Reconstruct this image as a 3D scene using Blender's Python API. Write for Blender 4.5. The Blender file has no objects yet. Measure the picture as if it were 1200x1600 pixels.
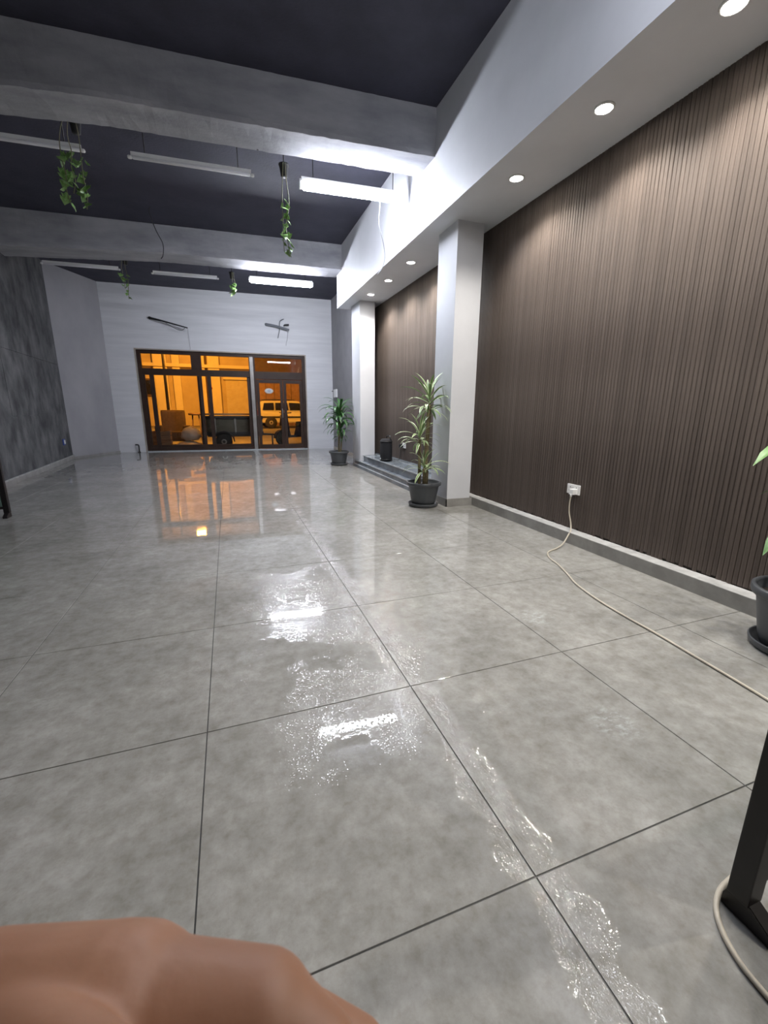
import bpy, bmesh, math, random
from mathutils import Vector, Matrix
PI = math.pi
sc = bpy.context.scene
C = sc.collection
rnd = random.Random(7)

# ------------------------------------------------------------------ camera, world, exposure
cam_d = bpy.data.cameras.new('camera'); cam = bpy.data.objects.new('camera', cam_d); C.objects.link(cam)
cam_d.sensor_fit = 'HORIZONTAL'; cam_d.sensor_width = 36.0; cam_d.lens = 19.838
cam_d.clip_start = 0.01; cam_d.clip_end = 300
CAM = Vector((0, 0, 1.1412))
yaw, pitch, roll = math.radians(19.805), math.radians(13.6285), math.radians(0.3783)
FW = Vector((math.sin(yaw)*math.cos(pitch), math.cos(yaw)*math.cos(pitch), -math.sin(pitch)))
R0 = Vector((math.cos(yaw), -math.sin(yaw), 0)); U0 = R0.cross(FW)
RT = R0*math.cos(roll) + U0*math.sin(roll); UP = -R0*math.sin(roll) + U0*math.cos(roll)
cam.matrix_world = Matrix(((RT.x, UP.x, -FW.x, CAM.x), (RT.y, UP.y, -FW.y, CAM.y), (RT.z, UP.z, -FW.z, CAM.z), (0, 0, 0, 1)))
cam_d.dof.use_dof = True; cam_d.dof.focus_distance = 4.0; cam_d.dof.aperture_fstop = 17.0
sc.camera = cam
w = bpy.data.worlds.new('night_sky'); sc.world = w; w.use_nodes = True
w.node_tree.nodes['Background'].inputs[0].default_value = (0.10, 0.07, 0.06, 1)
w.node_tree.nodes['Background'].inputs[1].default_value = 0.05
vs = sc.view_settings
vs.view_transform = 'Standard'; vs.look = 'None'; vs.gamma = 1.0; vs.use_curve_mapping = False
vs.exposure = 1.68
TUBE_COL = (0.86, 0.90, 1.0)
TUBE_NEAR, TUBE_MID, TUBE_FAR = 20.0, 46.0, 84.0
SPOT_COL = (1.0, 0.94, 0.85); SPOT_POWER = 24.0
SODIUM = (1.0, 0.38, 0.035)

# ------------------------------------------------------------------ materials
def nodes_of(name):
    m = bpy.data.materials.new(name); m.use_nodes = True
    nt = m.node_tree
    return m, nt, nt.nodes['Principled BSDF']
def N(nt, t, **kw):
    n = nt.nodes.new(t)
    for k, v in kw.items():
        if k in n.inputs: n.inputs[k].default_value = v
        else: setattr(n, k, v)
    return n
def mapping(nt, scale, coord='Object'):
    tc = N(nt, 'ShaderNodeTexCoord'); mp = N(nt, 'ShaderNodeMapping'); mp.inputs['Scale'].default_value = scale
    nt.links.new(tc.outputs[coord], mp.inputs[0]); return mp
def mat(name, c1, c2=None, rough=0.5, scale=(4, 4, 4), detail=6, bump=0.0, bscale=None, metal=0.0, coord='Object', lo=0.35, hi=0.65, coat=0.0, per_obj=0.0, spec=0.5, bdist=0.01):
    m, nt, b = nodes_of(name)
    b.inputs['Roughness'].default_value = rough; b.inputs['Metallic'].default_value = metal
    b.inputs['Coat Weight'].default_value = coat; b.inputs['Specular IOR Level'].default_value = spec
    c2 = c2 or tuple(min(1, v*1.12) for v in c1)
    mp = mapping(nt, scale, coord)
    no = N(nt, 'ShaderNodeTexNoise', Scale=1.0, Detail=detail, Roughness=0.6); nt.links.new(mp.outputs[0], no.inputs['Vector'])
    r = N(nt, 'ShaderNodeValToRGB'); r.color_ramp.elements[0].position = lo; r.color_ramp.elements[1].position = hi
    r.color_ramp.elements[0].color = (*c1, 1); r.color_ramp.elements[1].color = (*c2, 1)
    nt.links.new(no.outputs[0], r.inputs[0])
    out = r.outputs[0]
    if per_obj:
        oi = N(nt, 'ShaderNodeObjectInfo'); mr = N(nt, 'ShaderNodeMapRange'); mr.inputs[3].default_value = 1-per_obj; mr.inputs[4].default_value = 1+per_obj
        nt.links.new(oi.outputs['Random'], mr.inputs[0])
        mx = N(nt, 'ShaderNodeVectorMath', operation='SCALE'); nt.links.new(out, mx.inputs[0]); nt.links.new(mr.outputs[0], mx.inputs['Scale']); out = mx.outputs[0]
    nt.links.new(out, b.inputs['Base Color'])
    if bump:
        n2 = no
        if bscale:
            mp2 = mapping(nt, bscale, coord); n2 = N(nt, 'ShaderNodeTexNoise', Scale=1.0, Detail=5.0); nt.links.new(mp2.outputs[0], n2.inputs['Vector'])
        bp = N(nt, 'ShaderNodeBump', Strength=bump, Distance=bdist); nt.links.new(n2.outputs[0], bp.inputs['Height']); nt.links.new(bp.outputs[0], b.inputs['Normal'])
    return m
def emis(name, col, s, back=None):
    m = bpy.data.materials.new(name); m.use_nodes = True; nt = m.node_tree; nt.nodes.clear()
    e = N(nt, 'ShaderNodeEmission', Color=(*col, 1), Strength=s); o = N(nt, 'ShaderNodeOutputMaterial'); nt.links.new(e.outputs[0], o.inputs[0]); return m
def glass_mat(name, tint, rough=0.0, refl=1.0):
    m = bpy.data.materials.new(name); m.use_nodes = True; nt = m.node_tree; nt.nodes.clear()
    t = N(nt, 'ShaderNodeBsdfTransparent', Color=(*tint, 1)); g = N(nt, 'ShaderNodeBsdfGlossy', Roughness=rough); f = N(nt, 'ShaderNodeFresnel', IOR=1.5)
    mx = N(nt, 'ShaderNodeMixShader'); o = N(nt, 'ShaderNodeOutputMaterial')
    nt.links.new(f.outputs[0], mx.inputs[0]); nt.links.new(t.outputs[0], mx.inputs[1]); nt.links.new(g.outputs[0], mx.inputs[2]); nt.links.new(mx.outputs[0], o.inputs[0]); return m

def floor_material():
    m, nt, b = nodes_of('wet_grey_tile')
    L = nt.links.new
    geo = N(nt, 'ShaderNodeNewGeometry')
    def noise(scale, detail=6, rough=0.6, off=(0, 0, 0)):
        mp = N(nt, 'ShaderNodeMapping'); mp.inputs['Location'].default_value = off; mp.inputs['Scale'].default_value = scale if isinstance(scale, tuple) else (scale,)*3
        L(geo.outputs['Position'], mp.inputs[0]); n = N(nt, 'ShaderNodeTexNoise', Scale=1.0, Detail=detail, Roughness=rough); L(mp.outputs[0], n.inputs['Vector']); return n
    def ramp(n, a, bb, ca, cb):
        r = N(nt, 'ShaderNodeValToRGB'); e = r.color_ramp.elements; e[0].position = a; e[1].position = bb; e[0].color = (*ca, 1); e[1].color = (*cb, 1); L(n, r.inputs[0]); return r
    def math_(op, a, bb):
        x = N(nt, 'ShaderNodeMath', operation=op)
        for i, v in enumerate((a, bb)):
            if isinstance(v, (int, float)): x.inputs[i].default_value = v
            elif v is not None: L(v, x.inputs[i])
        return x.outputs[0]
    big = noise(2.2, 8, 0.62); sm = noise(14, 6, 0.65); fine = noise(60, 4, 0.6)
    c = ramp(big.outputs[0], 0.35, 0.68, (0.315, 0.311, 0.297), (0.445, 0.442, 0.425))
    c2 = ramp(sm.outputs[0], 0.35, 0.7, (0.74, 0.73, 0.70), (1.07, 1.07, 1.07))
    mul = N(nt, 'ShaderNodeMix', data_type='RGBA', blend_type='MULTIPLY'); mul.inputs[0].default_value = 1.0
    L(c.outputs[0], mul.inputs[6]); L(c2.outputs[0], mul.inputs[7])
    c3 = ramp(noise(38, 5, 0.7, (5, 5, 0)).outputs[0], 0.28, 0.52, (0.86, 0.84, 0.81), (1.0, 1.0, 1.0))
    mul2 = N(nt, 'ShaderNodeMix', data_type='RGBA', blend_type='MULTIPLY'); mul2.inputs[0].default_value = 1.0; L(mul.outputs[2], mul2.inputs[6]); L(c3.outputs[0], mul2.inputs[7]); mul = mul2
    # dried plaster smears at two spots of the floor
    out = mul.outputs[2]
    for (sx, sy, rad) in ((1.285, 0.985, 0.13), (1.55, 1.77, 0.14)):
        d = N(nt, 'ShaderNodeVectorMath', operation='DISTANCE'); d.inputs[1].default_value = (sx, sy, 0.0); L(geo.outputs['Position'], d.inputs[0])
        k = N(nt, 'ShaderNodeMapRange', interpolation_type='SMOOTHSTEP'); k.inputs[1].default_value = rad; k.inputs[2].default_value = rad*0.25; L(d.outputs['Value'], k.inputs[0])
        nn = ramp(noise((22, 40, 10), 6, 0.7).outputs[0], 0.48, 0.66, (0, 0, 0), (0.55, 0.55, 0.55))
        f = math_('MULTIPLY', k.outputs[0], nn.outputs[0])
        mm = N(nt, 'ShaderNodeMix', data_type='RGBA'); L(f, mm.inputs[0]); L(out, mm.inputs[6]); mm.inputs[7].default_value = (0.62, 0.66, 0.68, 1); out = mm.outputs[2]
    L(out, b.inputs['Base Color'])
    # water film: wide smooth patches, a ragged wet band along the joint at x = 0.643
    wet = ramp(noise(1.1, 5, 0.6, (3.1, 0.4, 0)).outputs[0], 0.40, 0.60, (0, 0, 0), (1, 1, 1))
    sep = N(nt, 'ShaderNodeSeparateXYZ'); L(geo.outputs['Position'], sep.inputs[0])
    wob = noise((3, 5, 1), 5, 0.7, (0, 2, 0))
    dx = math_('ABSOLUTE', math_('SUBTRACT', sep.outputs[0], 0.655), None)
    dx2 = math_('SUBTRACT', dx, math_('MULTIPLY', math_('SUBTRACT', wob.outputs[0], 0.47), 0.30))
    band = N(nt, 'ShaderNodeMapRange', interpolation_type='SMOOTHSTEP'); band.inputs[1].default_value = 0.07; band.inputs[2].default_value = 0.03; L(dx2, band.inputs[0])
    rr = N(nt, 'ShaderNodeMapRange'); rr.inputs[3].default_value = 0.055; rr.inputs[4].default_value = 0.006; L(wet.outputs[0], rr.inputs[0])
    b.inputs['Roughness'].default_value = 0.55; b.inputs['Specular IOR Level'].default_value = 0.12
    b.inputs['Coat Weight'].default_value = 1.0; b.inputs['Coat IOR'].default_value = 1.55
    L(rr.outputs[0], b.inputs['Coat Roughness'])
    wav = noise(6.0, 3, 0.5); dm = ramp(noise(3.0, 4, 0.6, (8, 1, 0)).outputs[0], 0.40, 0.62, (0, 0, 0), (1, 1, 1))
    def droplets(scale, size):
        mp = N(nt, 'ShaderNodeMapping'); mp.inputs['Scale'].default_value = (scale,)*3; L(geo.outputs['Position'], mp.inputs[0])
        vo = N(nt, 'ShaderNodeTexVoronoi', voronoi_dimensions='2D'); vo.inputs['Scale'].default_value = 1.0; L(mp.outputs[0], vo.inputs['Vector'])
        k = N(nt, 'ShaderNodeMapRange', interpolation_type='SMOOTHSTEP'); k.inputs[1].default_value = size; k.inputs[2].default_value = 0.0; L(vo.outputs['Distance'], k.inputs[0])
        return k.outputs[0]
    rip = noise((34, 13, 30), 4, 0.65)
    b1 = N(nt, 'ShaderNodeBump', Strength=0.05, Distance=0.004); L(wav.outputs[0], b1.inputs['Height'])
    near = N(nt, 'ShaderNodeMapRange', interpolation_type='SMOOTHSTEP'); near.inputs[1].default_value = 3.4; near.inputs[2].default_value = 2.6; L(sep.outputs[1], near.inputs[0])
    far_ = N(nt, 'ShaderNodeMapRange', interpolation_type='SMOOTHSTEP'); far_.inputs[1].default_value = 0.95; far_.inputs[2].default_value = 1.20; L(sep.outputs[1], far_.inputs[0])
    b2 = N(nt, 'ShaderNodeBump', Distance=0.0008); L(math_('MULTIPLY', math_('MULTIPLY', dm.outputs[0], near.outputs[0]), far_.outputs[0]), b2.inputs['Strength']); L(math_('ADD', droplets(48, .30), math_('MULTIPLY', droplets(95, .33), .6)), b2.inputs['Height']); L(b1.outputs[0], b2.inputs['Normal'])
    b4 = N(nt, 'ShaderNodeBump', Distance=0.012); L(math_('MULTIPLY', band.outputs[0], 0.9), b4.inputs['Strength']); L(rip.outputs[0], b4.inputs['Height']); L(b2.outputs[0], b4.inputs['Normal'])
    L(b4.outputs[0], b.inputs['Coat Normal'])
    b3 = N(nt, 'ShaderNodeBump', Strength=0.12, Distance=0.003); L(fine.outputs[0], b3.inputs['Height']); L(b3.outputs[0], b.inputs['Normal'])
    return m

M = {}
M['tile'] = floor_material()
M['grout'] = mat('dark_grout', (0.05, 0.05, 0.048), rough=0.5)
M['ceil'] = mat('black_blue_paint', (0.034, 0.034, 0.054), (0.048, 0.048, 0.074), rough=0.75, scale=(3, 3, 3), bump=0.2, bscale=(40, 40, 40))
M['beam'] = mat('raw_concrete', (0.28, 0.285, 0.31), (0.46, 0.46, 0.485), rough=0.85, scale=(1.6, 5, 5), detail=9, bump=0.18, bscale=(30, 30, 30), lo=0.3, hi=0.72)
M['white'] = mat('white_paint', (0.64, 0.65, 0.685), (0.69, 0.70, 0.735), rough=0.5, scale=(2, 2, 2), bump=0.05, bscale=(60, 60, 60))
M['backwhite'] = mat('white_roller_paint', (0.66, 0.665, 0.69), (0.75, 0.755, 0.78), rough=0.7, scale=(0.7, 0.7, 9), detail=5, bump=0.1, bscale=(50, 50, 50))
M['greywall'] = mat('mid_grey_paint', (0.22, 0.215, 0.23), (0.27, 0.262, 0.275), rough=0.7, scale=(2, 2, 2), bump=0.1, bscale=(40, 40, 40))
M['lightgrey'] = mat('light_grey_paint', (0.33, 0.325, 0.345), (0.40, 0.39, 0.41), rough=0.7, scale=(1.2, 1.2, 0.8), bump=0.1, bscale=(40, 40, 40))
M['plaster'] = mat('dark_cement_plaster', (0.050, 0.053, 0.057), (0.190, 0.190, 0.192), rough=0.8, scale=(3.5, 3.5, 2.2), detail=12, bump=0.35, bscale=(14, 14, 6), lo=0.34, hi=0.68)
M['slat'] = mat('brown_wood_slat', (0.074, 0.057, 0.049), (0.145, 0.117, 0.101), rough=0.6, spec=0.25, scale=(60, 60, 1.6), detail=7, bump=0.25, bscale=(150, 150, 3), per_obj=0.11, coord='Object', lo=0.3, hi=0.75)
M['slatback'] = mat('dark_panel_groove', (0.035, 0.027, 0.022), rough=0.7)
M['base'] = mat('grey_tile_skirting', (0.25, 0.242, 0.228), (0.34, 0.332, 0.315), rough=0.35, scale=(6, 6, 6))
M['ledge'] = mat('white_cement_ledge', (0.36, 0.36, 0.355), (0.52, 0.52, 0.51), rough=0.7, scale=(10, 10, 10))
M['beige'] = mat('beige_skirting', (0.34, 0.29, 0.24), (0.45, 0.39, 0.33), rough=0.5)
M['marble'] = mat('blue_grey_marble', (0.11, 0.135, 0.16), (0.22, 0.25, 0.28), rough=0.25, scale=(2, 3, 3), detail=8)
M['marblelip'] = mat('pale_marble_edge', (0.42, 0.45, 0.48), (0.55, 0.58, 0.60), rough=0.3)
M['alu'] = mat('brown_aluminium', (0.034, 0.018, 0.012), (0.050, 0.028, 0.019), rough=0.5, spec=0.3)
M['aluplain'] = mat('bare_aluminium', (0.30, 0.28, 0.26), (0.38, 0.36, 0.34), rough=0.4, metal=0.4)
M['pane'] = glass_mat('shopfront_glass', (0.93, 0.93, 0.92))
M['screen'] = glass_mat('green_tinted_glass', (0.55, 0.68, 0.62), 0.12)
for k_, s_ in (('near', TUBE_NEAR), ('mid', TUBE_MID), ('far', TUBE_FAR)): M['tube_'+k_] = emis('lit_tube_diffuser', TUBE_COL, s_)
M['tube_off'] = mat('unlit_tube_diffuser', (0.80, 0.80, 0.82), (0.82, 0.82, 0.84), rough=0.35)
M['whiteplastic'] = mat('white_plastic', (0.80, 0.80, 0.79), (0.84, 0.84, 0.83), rough=0.35)
M['darkmetal'] = mat('black_metal', (0.012, 0.010, 0.010), (0.02, 0.017, 0.017), rough=0.38)
M['spot_on'] = emis('lit_downlight', (1.0, 0.95, 0.87), 40.0)
M['pot'] = mat('charcoal_plastic', (0.058, 0.063, 0.070), (0.075, 0.080, 0.088), rough=0.45)
M['soil'] = mat('dark_soil', (0.018, 0.013, 0.010), (0.04, 0.03, 0.022), rough=0.95, scale=(40, 40, 40), bump=0.8)
M['leafg'] = mat('leaf_green', (0.060, 0.17, 0.035), (0.12, 0.26, 0.065), rough=0.38, scale=(8, 8, 8), per_obj=0.25)
M['leafc'] = mat('leaf_cream_edge', (0.38, 0.44, 0.24), (0.50, 0.55, 0.34), rough=0.4, scale=(8, 8, 8), per_obj=0.15)
M['leafd'] = mat('leaf_deep_green', (0.030, 0.10, 0.028), (0.075, 0.19, 0.055), rough=0.33, scale=(8, 8, 8), per_obj=0.3)
M['vine'] = mat('ivy_leaf', (0.10, 0.26, 0.045), (0.26, 0.42, 0.14), rough=0.45, scale=(30, 30, 30), per_obj=0.3)
M['vinestem'] = mat('ivy_stem', (0.16, 0.17, 0.08), (0.26, 0.24, 0.16), rough=0.6)
M['cane'] = mat('plant_cane', (0.11, 0.085, 0.045), (0.20, 0.17, 0.09), rough=0.8, scale=(20, 20, 60), bump=0.4)
M['cord'] = mat('cream_cable', (0.52, 0.47, 0.38), (0.60, 0.55, 0.46), rough=0.45)
M['wire'] = mat('dark_wire', (0.03, 0.03, 0.035), rough=0.5)
M['palewire'] = mat('pale_wire', (0.5, 0.5, 0.52), rough=0.5)
M['blackfoam'] = mat('black_foam_sleeve', (0.012, 0.012, 0.014), rough=0.8)
M['greyfoam'] = mat('grey_foam_sleeve', (0.16, 0.17, 0.19), rough=0.8)
M['bluebox'] = mat('blue_plastic', (0.02, 0.06, 0.30), rough=0.4)
M['blackplastic'] = mat('black_plastic', (0.010, 0.010, 0.012), (0.016, 0.016, 0.018), rough=0.5)
M['mesh'] = mat('speaker_cloth', (0.012, 0.012, 0.014), (0.02, 0.02, 0.024), rough=0.85, scale=(200, 200, 200), bump=0.5)
M['sticker'] = mat('pale_sticker', (0.72, 0.72, 0.70), rough=0.4)
M['stickerink'] = mat('faded_blue_ink', (0.30, 0.36, 0.48), rough=0.5)
M['asphalt'] = mat('asphalt', (0.10, 0.095, 0.09), (0.17, 0.16, 0.15), rough=0.8, scale=(2, 2, 2), bump=0.3, bscale=(40, 40, 40))
M['facade'] = mat('ochre_render', (0.40, 0.33, 0.24), (0.50, 0.42, 0.31), rough=0.85, scale=(0.8, 0.8, 0.8))
M['facade2'] = mat('pale_render', (0.58, 0.52, 0.42), (0.66, 0.60, 0.50), rough=0.85, scale=(0.8, 0.8, 0.8))
M['shutter'] = mat('painted_shutter', (0.50, 0.44, 0.34), (0.58, 0.52, 0.42), rough=0.6)
M['darkwood'] = mat('dark_brown', (0.06, 0.035, 0.022), (0.10, 0.06, 0.04), rough=0.6)
M['carwhite'] = mat('white_car_paint', (0.62, 0.60, 0.55), (0.66, 0.64, 0.59), rough=0.25, coat=0.6)
M['darkglass'] = mat('dark_car_glass', (0.015, 0.014, 0.013), rough=0.08)
M['rubber'] = mat('tyre_rubber', (0.015, 0.014, 0.013), rough=0.8)
M['rim'] = mat('wheel_rim', (0.35, 0.34, 0.32), rough=0.35, metal=0.7)
M['olive'] = mat('olive_paint', (0.07, 0.065, 0.045), (0.11, 0.10, 0.07), rough=0.6, scale=(3, 3, 3))
M['wood'] = mat('raw_timber', (0.30, 0.19, 0.10), (0.42, 0.28, 0.16), rough=0.7, scale=(3, 20, 20))
M['sack'] = mat('pale_plastic_sheet', (0.60, 0.55, 0.47), (0.76, 0.70, 0.62), rough=0.4, scale=(6, 6, 6), bump=0.6, bscale=(14, 14, 14))
M['fabric'] = mat('brown_cloth', (0.022, 0.014, 0.011), (0.045, 0.028, 0.020), rough=0.9, scale=(20, 20, 20))
M['brownboard'] = mat('brown_boards', (0.20, 0.12, 0.07), (0.28, 0.17, 0.10), rough=0.7, per_obj=0.2)
M['redpaint'] = mat('dark_red_paint', (0.16, 0.012, 0.010), rough=0.45)
M['scooter'] = mat('dark_blue_paint', (0.015, 0.016, 0.030), rough=0.25, coat=0.5)
M['redlamp'] = mat('red_lens', (0.35, 0.02, 0.015), rough=0.2)
M['sodium'] = emis('sodium_lamp_lens', SODIUM, 90.0)
def skin_material():
    m, nt, b = nodes_of('skin')
    mp = mapping(nt, (14, 14, 14)); n = N(nt, 'ShaderNodeTexNoise', Scale=1.0, Detail=5.0); nt.links.new(mp.outputs[0], n.inputs['Vector'])
    r = N(nt, 'ShaderNodeValToRGB'); e = r.color_ramp.elements; e[0].position = .35; e[1].position = .66; e[0].color = (0.26, 0.125, 0.072, 1); e[1].color = (0.32, 0.16, 0.094, 1)
    nt.links.new(n.outputs[0], r.inputs[0]); nt.links.new(r.outputs[0], b.inputs['Base Color'])
    b.inputs['Roughness'].default_value = 0.55; b.inputs['Subsurface Weight'].default_value = 0.15; b.inputs['Subsurface Radius'].default_value = (0.01, 0.004, 0.002); b.inputs['Subsurface Scale'].default_value = 0.5
    mp2 = mapping(nt, (160, 160, 160)); n2 = N(nt, 'ShaderNodeTexNoise', Scale=1.0, Detail=4.0); nt.links.new(mp2.outputs[0], n2.inputs['Vector'])
    bp = N(nt, 'ShaderNodeBump', Strength=0.25, Distance=0.001); nt.links.new(n2.outputs[0], bp.inputs['Height']); nt.links.new(bp.outputs[0], b.inputs['Normal'])
    return m
M['skin'] = skin_material()

# ------------------------------------------------------------------ mesh helpers
def bm_box(bm, x0, x1, y0, y1, z0, z1, mi=0, bev=0.0):
    vv = [bm.verts.new((x, y, z)) for x in (x0, x1) for y in (y0, y1) for z in (z0, z1)]
    fs = [bm.faces.new([vv[i] for i in q]) for q in ((0, 1, 3, 2), (4, 6, 7, 5), (0, 4, 5, 1), (2, 3, 7, 6), (0, 2, 6, 4), (1, 5, 7, 3))]
    for f in fs: f.material_index = mi
    if bev:
        bmesh.ops.bevel(bm, geom=list({e for f in fs for e in f.edges}), offset=bev, segments=2, profile=0.7, affect='EDGES')
    return bm
def box(x0, x1, y0, y1, z0, z1, bev=0.0):
    return bm_box(bmesh.new(), x0, x1, y0, y1, z0, z1, 0, bev)
def bm_prism(bm, pts, axis, a, b, mi=0, bev=0.0):
    """Extrude an outline along an axis ('x','y','z') from a to b; the outline gives the other two coordinates in order."""
    def P(p, t): return {'x': (t, p[0], p[1]), 'y': (p[0], t, p[1]), 'z': (p[0], p[1], t)}[axis]
    A = [bm.verts.new(P(p, a)) for p in pts]; B = [bm.verts.new(P(p, b)) for p in pts]
    fs = [bm.faces.new(A), bm.faces.new(B[::-1])]
    n = len(pts)
    for i in range(n): fs.append(bm.faces.new((A[i], B[i], B[(i+1) % n], A[(i+1) % n])))
    for f in fs: f.material_index = mi
    if bev: bmesh.ops.bevel(bm, geom=list({e for f in fs[:2] for e in f.edges}), offset=bev, segments=2, affect='EDGES')
    return bm
def bm_lathe(bm, prof, seg=28, cx=0, cy=0, cz=0, mi=0, axis='z'):
    rings = []
    for r, z in prof:
        ring = []
        for i in range(seg):
            a = 2*PI*i/seg; u, v = r*math.cos(a), r*math.sin(a)
            ring.append(bm.verts.new({'z': (cx+u, cy+v, cz+z), 'y': (cx+u, cy+z, cz+v), 'x': (cx+z, cy+u, cz+v)}[axis]))
        rings.append(ring)
    for a, b in zip(rings, rings[1:]):
        for i in range(seg):
            f = bm.faces.new((a[i], a[(i+1) % seg], b[(i+1) % seg], b[i])); f.smooth = True; f.material_index = mi
    for ring in (rings[0], rings[-1]):
        try: bm.faces.new(ring).material_index = mi
        except Exception: pass
    return bm
def catmull(pts, n=6):
    pts = [Vector(p) for p in pts]
    if len(pts) < 3: return pts
    P = [pts[0]*2-pts[1]] + pts + [pts[-1]*2-pts[-2]]; out = []
    for i in range(1, len(P)-2):
        for k in range(n):
            t = k/n; a, b, c, d = P[i-1:i+3]
            out.append(0.5*((2*b)+(c-a)*t+(2*a-5*b+4*c-d)*t*t+(3*b-a-3*c+d)*t**3))
    out.append(pts[-1]); return out
def bm_tube(bm, pts, r, seg=8, mi=0, smooth=6):
    pts = catmull(pts, smooth) if smooth else [Vector(p) for p in pts]
    rs = r if callable(r) else (lambda t: r)
    up = Vector((0.13, 0.21, 0.97)); rings = []; nx = None
    for i, p in enumerate(pts):
        t = (pts[min(i+1, len(pts)-1)]-pts[max(i-1, 0)]).normalized()
        if nx is None:
            nx = t.cross(up)
            if nx.length < 0.05: nx = t.cross(Vector((1, 0, 0)))
        nx = (nx - t*nx.dot(t)).normalized(); ny = t.cross(nx)
        rr = rs(i/(len(pts)-1))
        rings.append([bm.verts.new(p + (nx*math.cos(2*PI*k/seg)+ny*math.sin(2*PI*k/seg))*rr) for k in range(seg)])
    for a, b in zip(rings, rings[1:]):
        for i in range(seg):
            f = bm.faces.new((a[i], a[(i+1) % seg], b[(i+1) % seg], b[i])); f.smooth = True; f.material_index = mi
    for ring in (rings[0], rings[-1]): bm.faces.new(ring).material_index = mi
    return bm
def tube(pts, r, seg=8, smooth=6): return bm_tube(bmesh.new(), pts, r, seg, 0, smooth)
def lathe(prof, seg=28, **k): return bm_lathe(bmesh.new(), prof, seg, **k)
def mesh_of(name, bm):
    bmesh.ops.recalc_face_normals(bm, faces=bm.faces)
    me = bpy.data.meshes.new(name); bm.to_mesh(me); bm.free(); return me
def obj(name, bm, m, parent=None, loc=None, rotz=None):
    me = bm if isinstance(bm, bpy.types.Mesh) else mesh_of(name, bm)
    if not len(me.materials):
        for x in (m if isinstance(m, (list, tuple)) else [m]): me.materials.append(M[x])
    o = bpy.data.objects.new(name, me); C.objects.link(o)
    if parent is not None: o.parent = parent
    if loc is not None: o.location = loc
    if rotz is not None: o.rotation_euler.z = rotz
    return o
def struct(name, bm, m, parent=None):
    o = obj(name, bm, m, parent); o['kind'] = 'structure'; return o
def sempty(name, loc=(0, 0, 0), rotz=0):
    o = bpy.data.objects.new(name, None); C.objects.link(o); o.location = loc; o.rotation_euler.z = rotz; o['kind'] = 'structure'; return o
def thing(name, label, cat, loc=(0, 0, 0), rotz=0, group=None):
    o = bpy.data.objects.new(name, None); C.objects.link(o); o.location = loc; o.rotation_euler.z = rotz; o.empty_display_size = 0.1
    return tag(o, label, cat, group)
def tag(o, label, cat, group=None):
    o['label'] = label; o['category'] = cat
    if group: o['group'] = group
    return o
def dup(root, loc, label, rotz=None):
    r = root.copy(); C.objects.link(r); r.location = loc; r['label'] = label
    if rotz is not None: r.rotation_euler.z = rotz
    for ch in list(root.children):
        c = ch.copy(); C.objects.link(c); c.parent = r
        for g in ch.children:
            d = g.copy(); C.objects.link(d); d.parent = c
    return r

# ------------------------------------------------------------------ room shell
CEIL = 4.07
XW = 2.90            # right wall behind the slats
XL0, YL0, XL1, YL1 = -2.39, -4.0, -3.39, 11.47   # dark left wall
XB0, YB0, XB1, YB1 = -2.74, 12.80, 2.90, 12.50   # back wall
# floor: dark grout bed with single tiles
fl = struct('floor', box(-3.9, 3.0, -4.0, 12.9, -0.06, -0.0025), 'grout')
T = 0.8; tiles = []
for v in range(3):
    b = box(-T/2+0.0018, T/2-0.0018, -T/2+0.0018, T/2-0.0018, -0.0024, 0.0, 0)
    bmesh.ops.bevel(b, geom=[e for e in b.edges if all(x.co.z > -0.001 for x in e.verts)], offset=0.0009, segments=1, affect='EDGES')
    tiles.append(mesh_of('floor_tile', b))
for i in range(-5, 3):
    for j in range(-5, 15):
        cx, cy = 0.643+T*(i+0.5), 1.44+T*(j+0.5)
        if cx > 3.0 or cx < -3.75: continue
        obj('floor_tile', tiles[(i*7+j) % 3], 'tile', fl, (cx, cy, 0))
# ceiling with two beams cast below it
ce = struct('ceiling', box(-3.9, 3.0, -4.0, 13.0, CEIL, CEIL+0.15), 'ceil')
def beam(yf, wdt, zb, slant, seed):
    """A concrete beam across the room, its arrises chipped and its soffit slightly uneven."""
    r = random.Random(seed); bm = bmesh.new(); n = 90; rows = []
    x0, x1 = -3.85, 2.19
    for i in range(n+1):
        x = x0+(x1-x0)*i/n; y = yf+slant*(2.18-x)
        s = -0.05*max(0, (-0.85-x))  # the left length was cast a little lower
        j = lambda a: r.uniform(-a, a)
        rows.append([bm.verts.new(p) for p in ((x, y+j(.003), CEIL+0.02), (x, y+j(.002), CEIL-0.16+s), (x, y+j(.002), zb+0.04+s+j(.003)), (x, y+0.008+j(.005), zb+j(.003)+s), (x, y+wdt*.5, zb+j(.0015)+s), (x, y+wdt-0.008+j(.005), zb+j(.003)+s), (x, y+wdt, zb+0.05+s), (x, y+wdt, CEIL+0.02))])
    for a, b in zip(rows, rows[1:]):
        for k in range(7): bm.faces.new((a[k], b[k], b[k+1], a[k+1]))
    bm.faces.new(rows[0]); bm.faces.new(rows[-1]); return bm
obj('beam', beam(4.585, 0.42, 3.652, 0.068, 1), 'beam', ce)
obj('beam', beam(8.45, 0.55, 3.66, 0.068, 2), 'beam', ce)
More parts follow.
